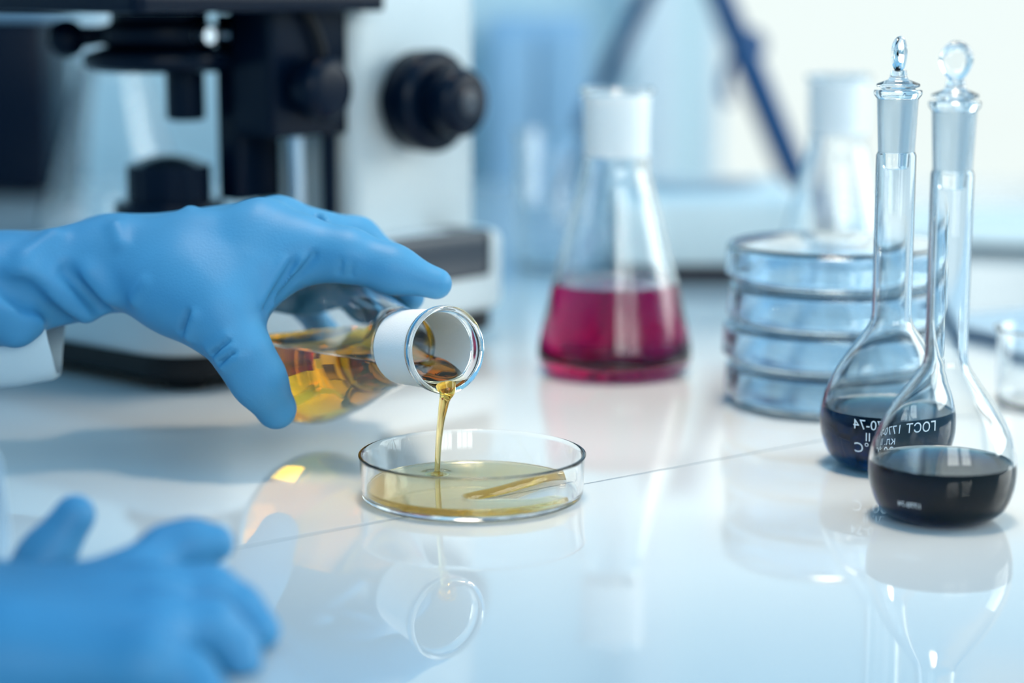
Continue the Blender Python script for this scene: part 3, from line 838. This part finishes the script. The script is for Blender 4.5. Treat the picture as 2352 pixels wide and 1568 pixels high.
b0, b1 = gnd(2120, 752), gnd(2440, 828)
bd = (b1 - b0)[:2]; bl = np.linalg.norm(bd); ba = math.atan2(bd[1], bd[0])
book = thing('notebook', 'white notebook with painted edge cover lying behind the front volumetric flask', 'notebook', (b0[0], b0[1], 0.0), ba)
prism('shadow', rounded_rect(0, bl + 0.08, 0, 0.30, 0.004), 0.0003, 0.0045, M['edgeshadow'], book, bev=0.0004)  # dark slab that draws the shadow along the notebook's edge
prism('pages', rounded_rect(0.001, bl + 0.078, 0.002, 0.298, 0.003), 0.0047, 0.0065, M['paper'], book, bev=0.0003)

g = at(2330, 520, 1.75)
tray = thing('round_tray', 'round white tray at the far right of the bench', 'tray', (g[0], 1.75, 0.0004))
lathe('plate', fillet([(0, 0), (120, 0), (150, 7, 2), (147, 7.6, 1), (119, 2.5), (0, 2.5)]), M['bright_white'], tray, 96)

g = at(110, 300, 2.05)
inst = thing('instrument_cabinet', 'black box shaped instrument standing at the far left of the bench', 'instrument', (g[0], 2.05, 0.0))
rbox('housing', (-0.34, 0, 0.004), (0.0, 0.14, 0.178), M['scope_black'], inst, bev=0.006)
rbox('top_cover', (-0.345, -0.004, 0.1785), (0.004, 0.144, 0.20), M['bluegrey'], inst, bev=0.004)
for fx in (-0.31, -0.03):
    for fy in (0.03, 0.11): lathe('foot', [(0, 0), (10, 0), (10, 4), (0, 4)], M['rubber'], inst, 20).location = (fx, fy, 0)

# tripod stand: dark rods that meet above the picture
tri = thing('tripod_stand', 'dark blue tripod stand with spread legs behind the flasks', 'stand')
ap = at(1575, -190, 1.98); lA = gnd(1893, 545); lB = gnd(1285, 400); lC = gnd(1806, 428)
for i, f in enumerate((lA, lB, lC)):
    f = f + np.array([0, 0, 0.006])
    mid = ap + (f - ap) * 0.55
    lg = tube('leg', [ap, mid, f], [0.0115, 0.0105, 0.0055] if i == 0 else [0.009, 0.009, 0.006], M['darkblue'], tri, 20)
    bm = bmesh.new(); bmesh.ops.create_uvsphere(bm, u_segments=16, v_segments=10, radius=0.0068)
    bmesh.ops.translate(bm, verts=bm.verts, vec=tuple(f + np.array([0, 0, 0.001]))); bm_obj('rubber_tip', bm, M['rubber'], lg)
lathe('head', fillet([(0, -14), (22, -14, 3), (24, 10, 3), (0, 14)]), M['darkblue'], tri, 40).location = tuple(ap)
j = at(1722, 105, 1.955)
bm = bmesh.new(); bmesh.ops.create_uvsphere(bm, u_segments=24, v_segments=14, radius=0.016)
bmesh.ops.translate(bm, verts=bm.verts, vec=tuple(j)); bm_obj('clamp', bm, M['darkblue'], tri)
tube('hook', catmull([tuple(at(1722, 105, 1.945)), tuple(at(1690, 120, 1.94)), tuple(at(1668, 165, 1.94)), tuple(at(1664, 215, 1.94)), tuple(at(1676, 240, 1.94))], 5), 0.0045, M['darkblue'], tri)

# furniture behind the bench
cab = thing('storage_cabinet', 'blue grey cabinet against the wall behind the bench', 'cabinet', (0.0, 2.62, -0.75))
cx0, cx1 = at(1120, 200, 2.62)[0], at(1352, 200, 2.62)[0]
rbox('carcass', (cx0, 0, 0.0), (cx1, 0.33, 0.92), M['bluegrey'], cab, bev=0.004)
for a_, b_ in ((0, 0.5), (0.5, 1)):
    dr = rbox('door', (cx0 + (cx1 - cx0) * a_ + 0.003, -0.018, 0.06), (cx0 + (cx1 - cx0) * b_ - 0.003, -0.0005, 0.90), M['bluegrey'], cab, bev=0.002)
    rbox('handle', (cx0 + (cx1 - cx0) * 0.5 + (0.012 if a_ else -0.018), -0.034, 0.5), (cx0 + (cx1 - cx0) * 0.5 + (0.018 if a_ else -0.012), -0.0185, 0.62), M['steel'], dr, bev=0.001)
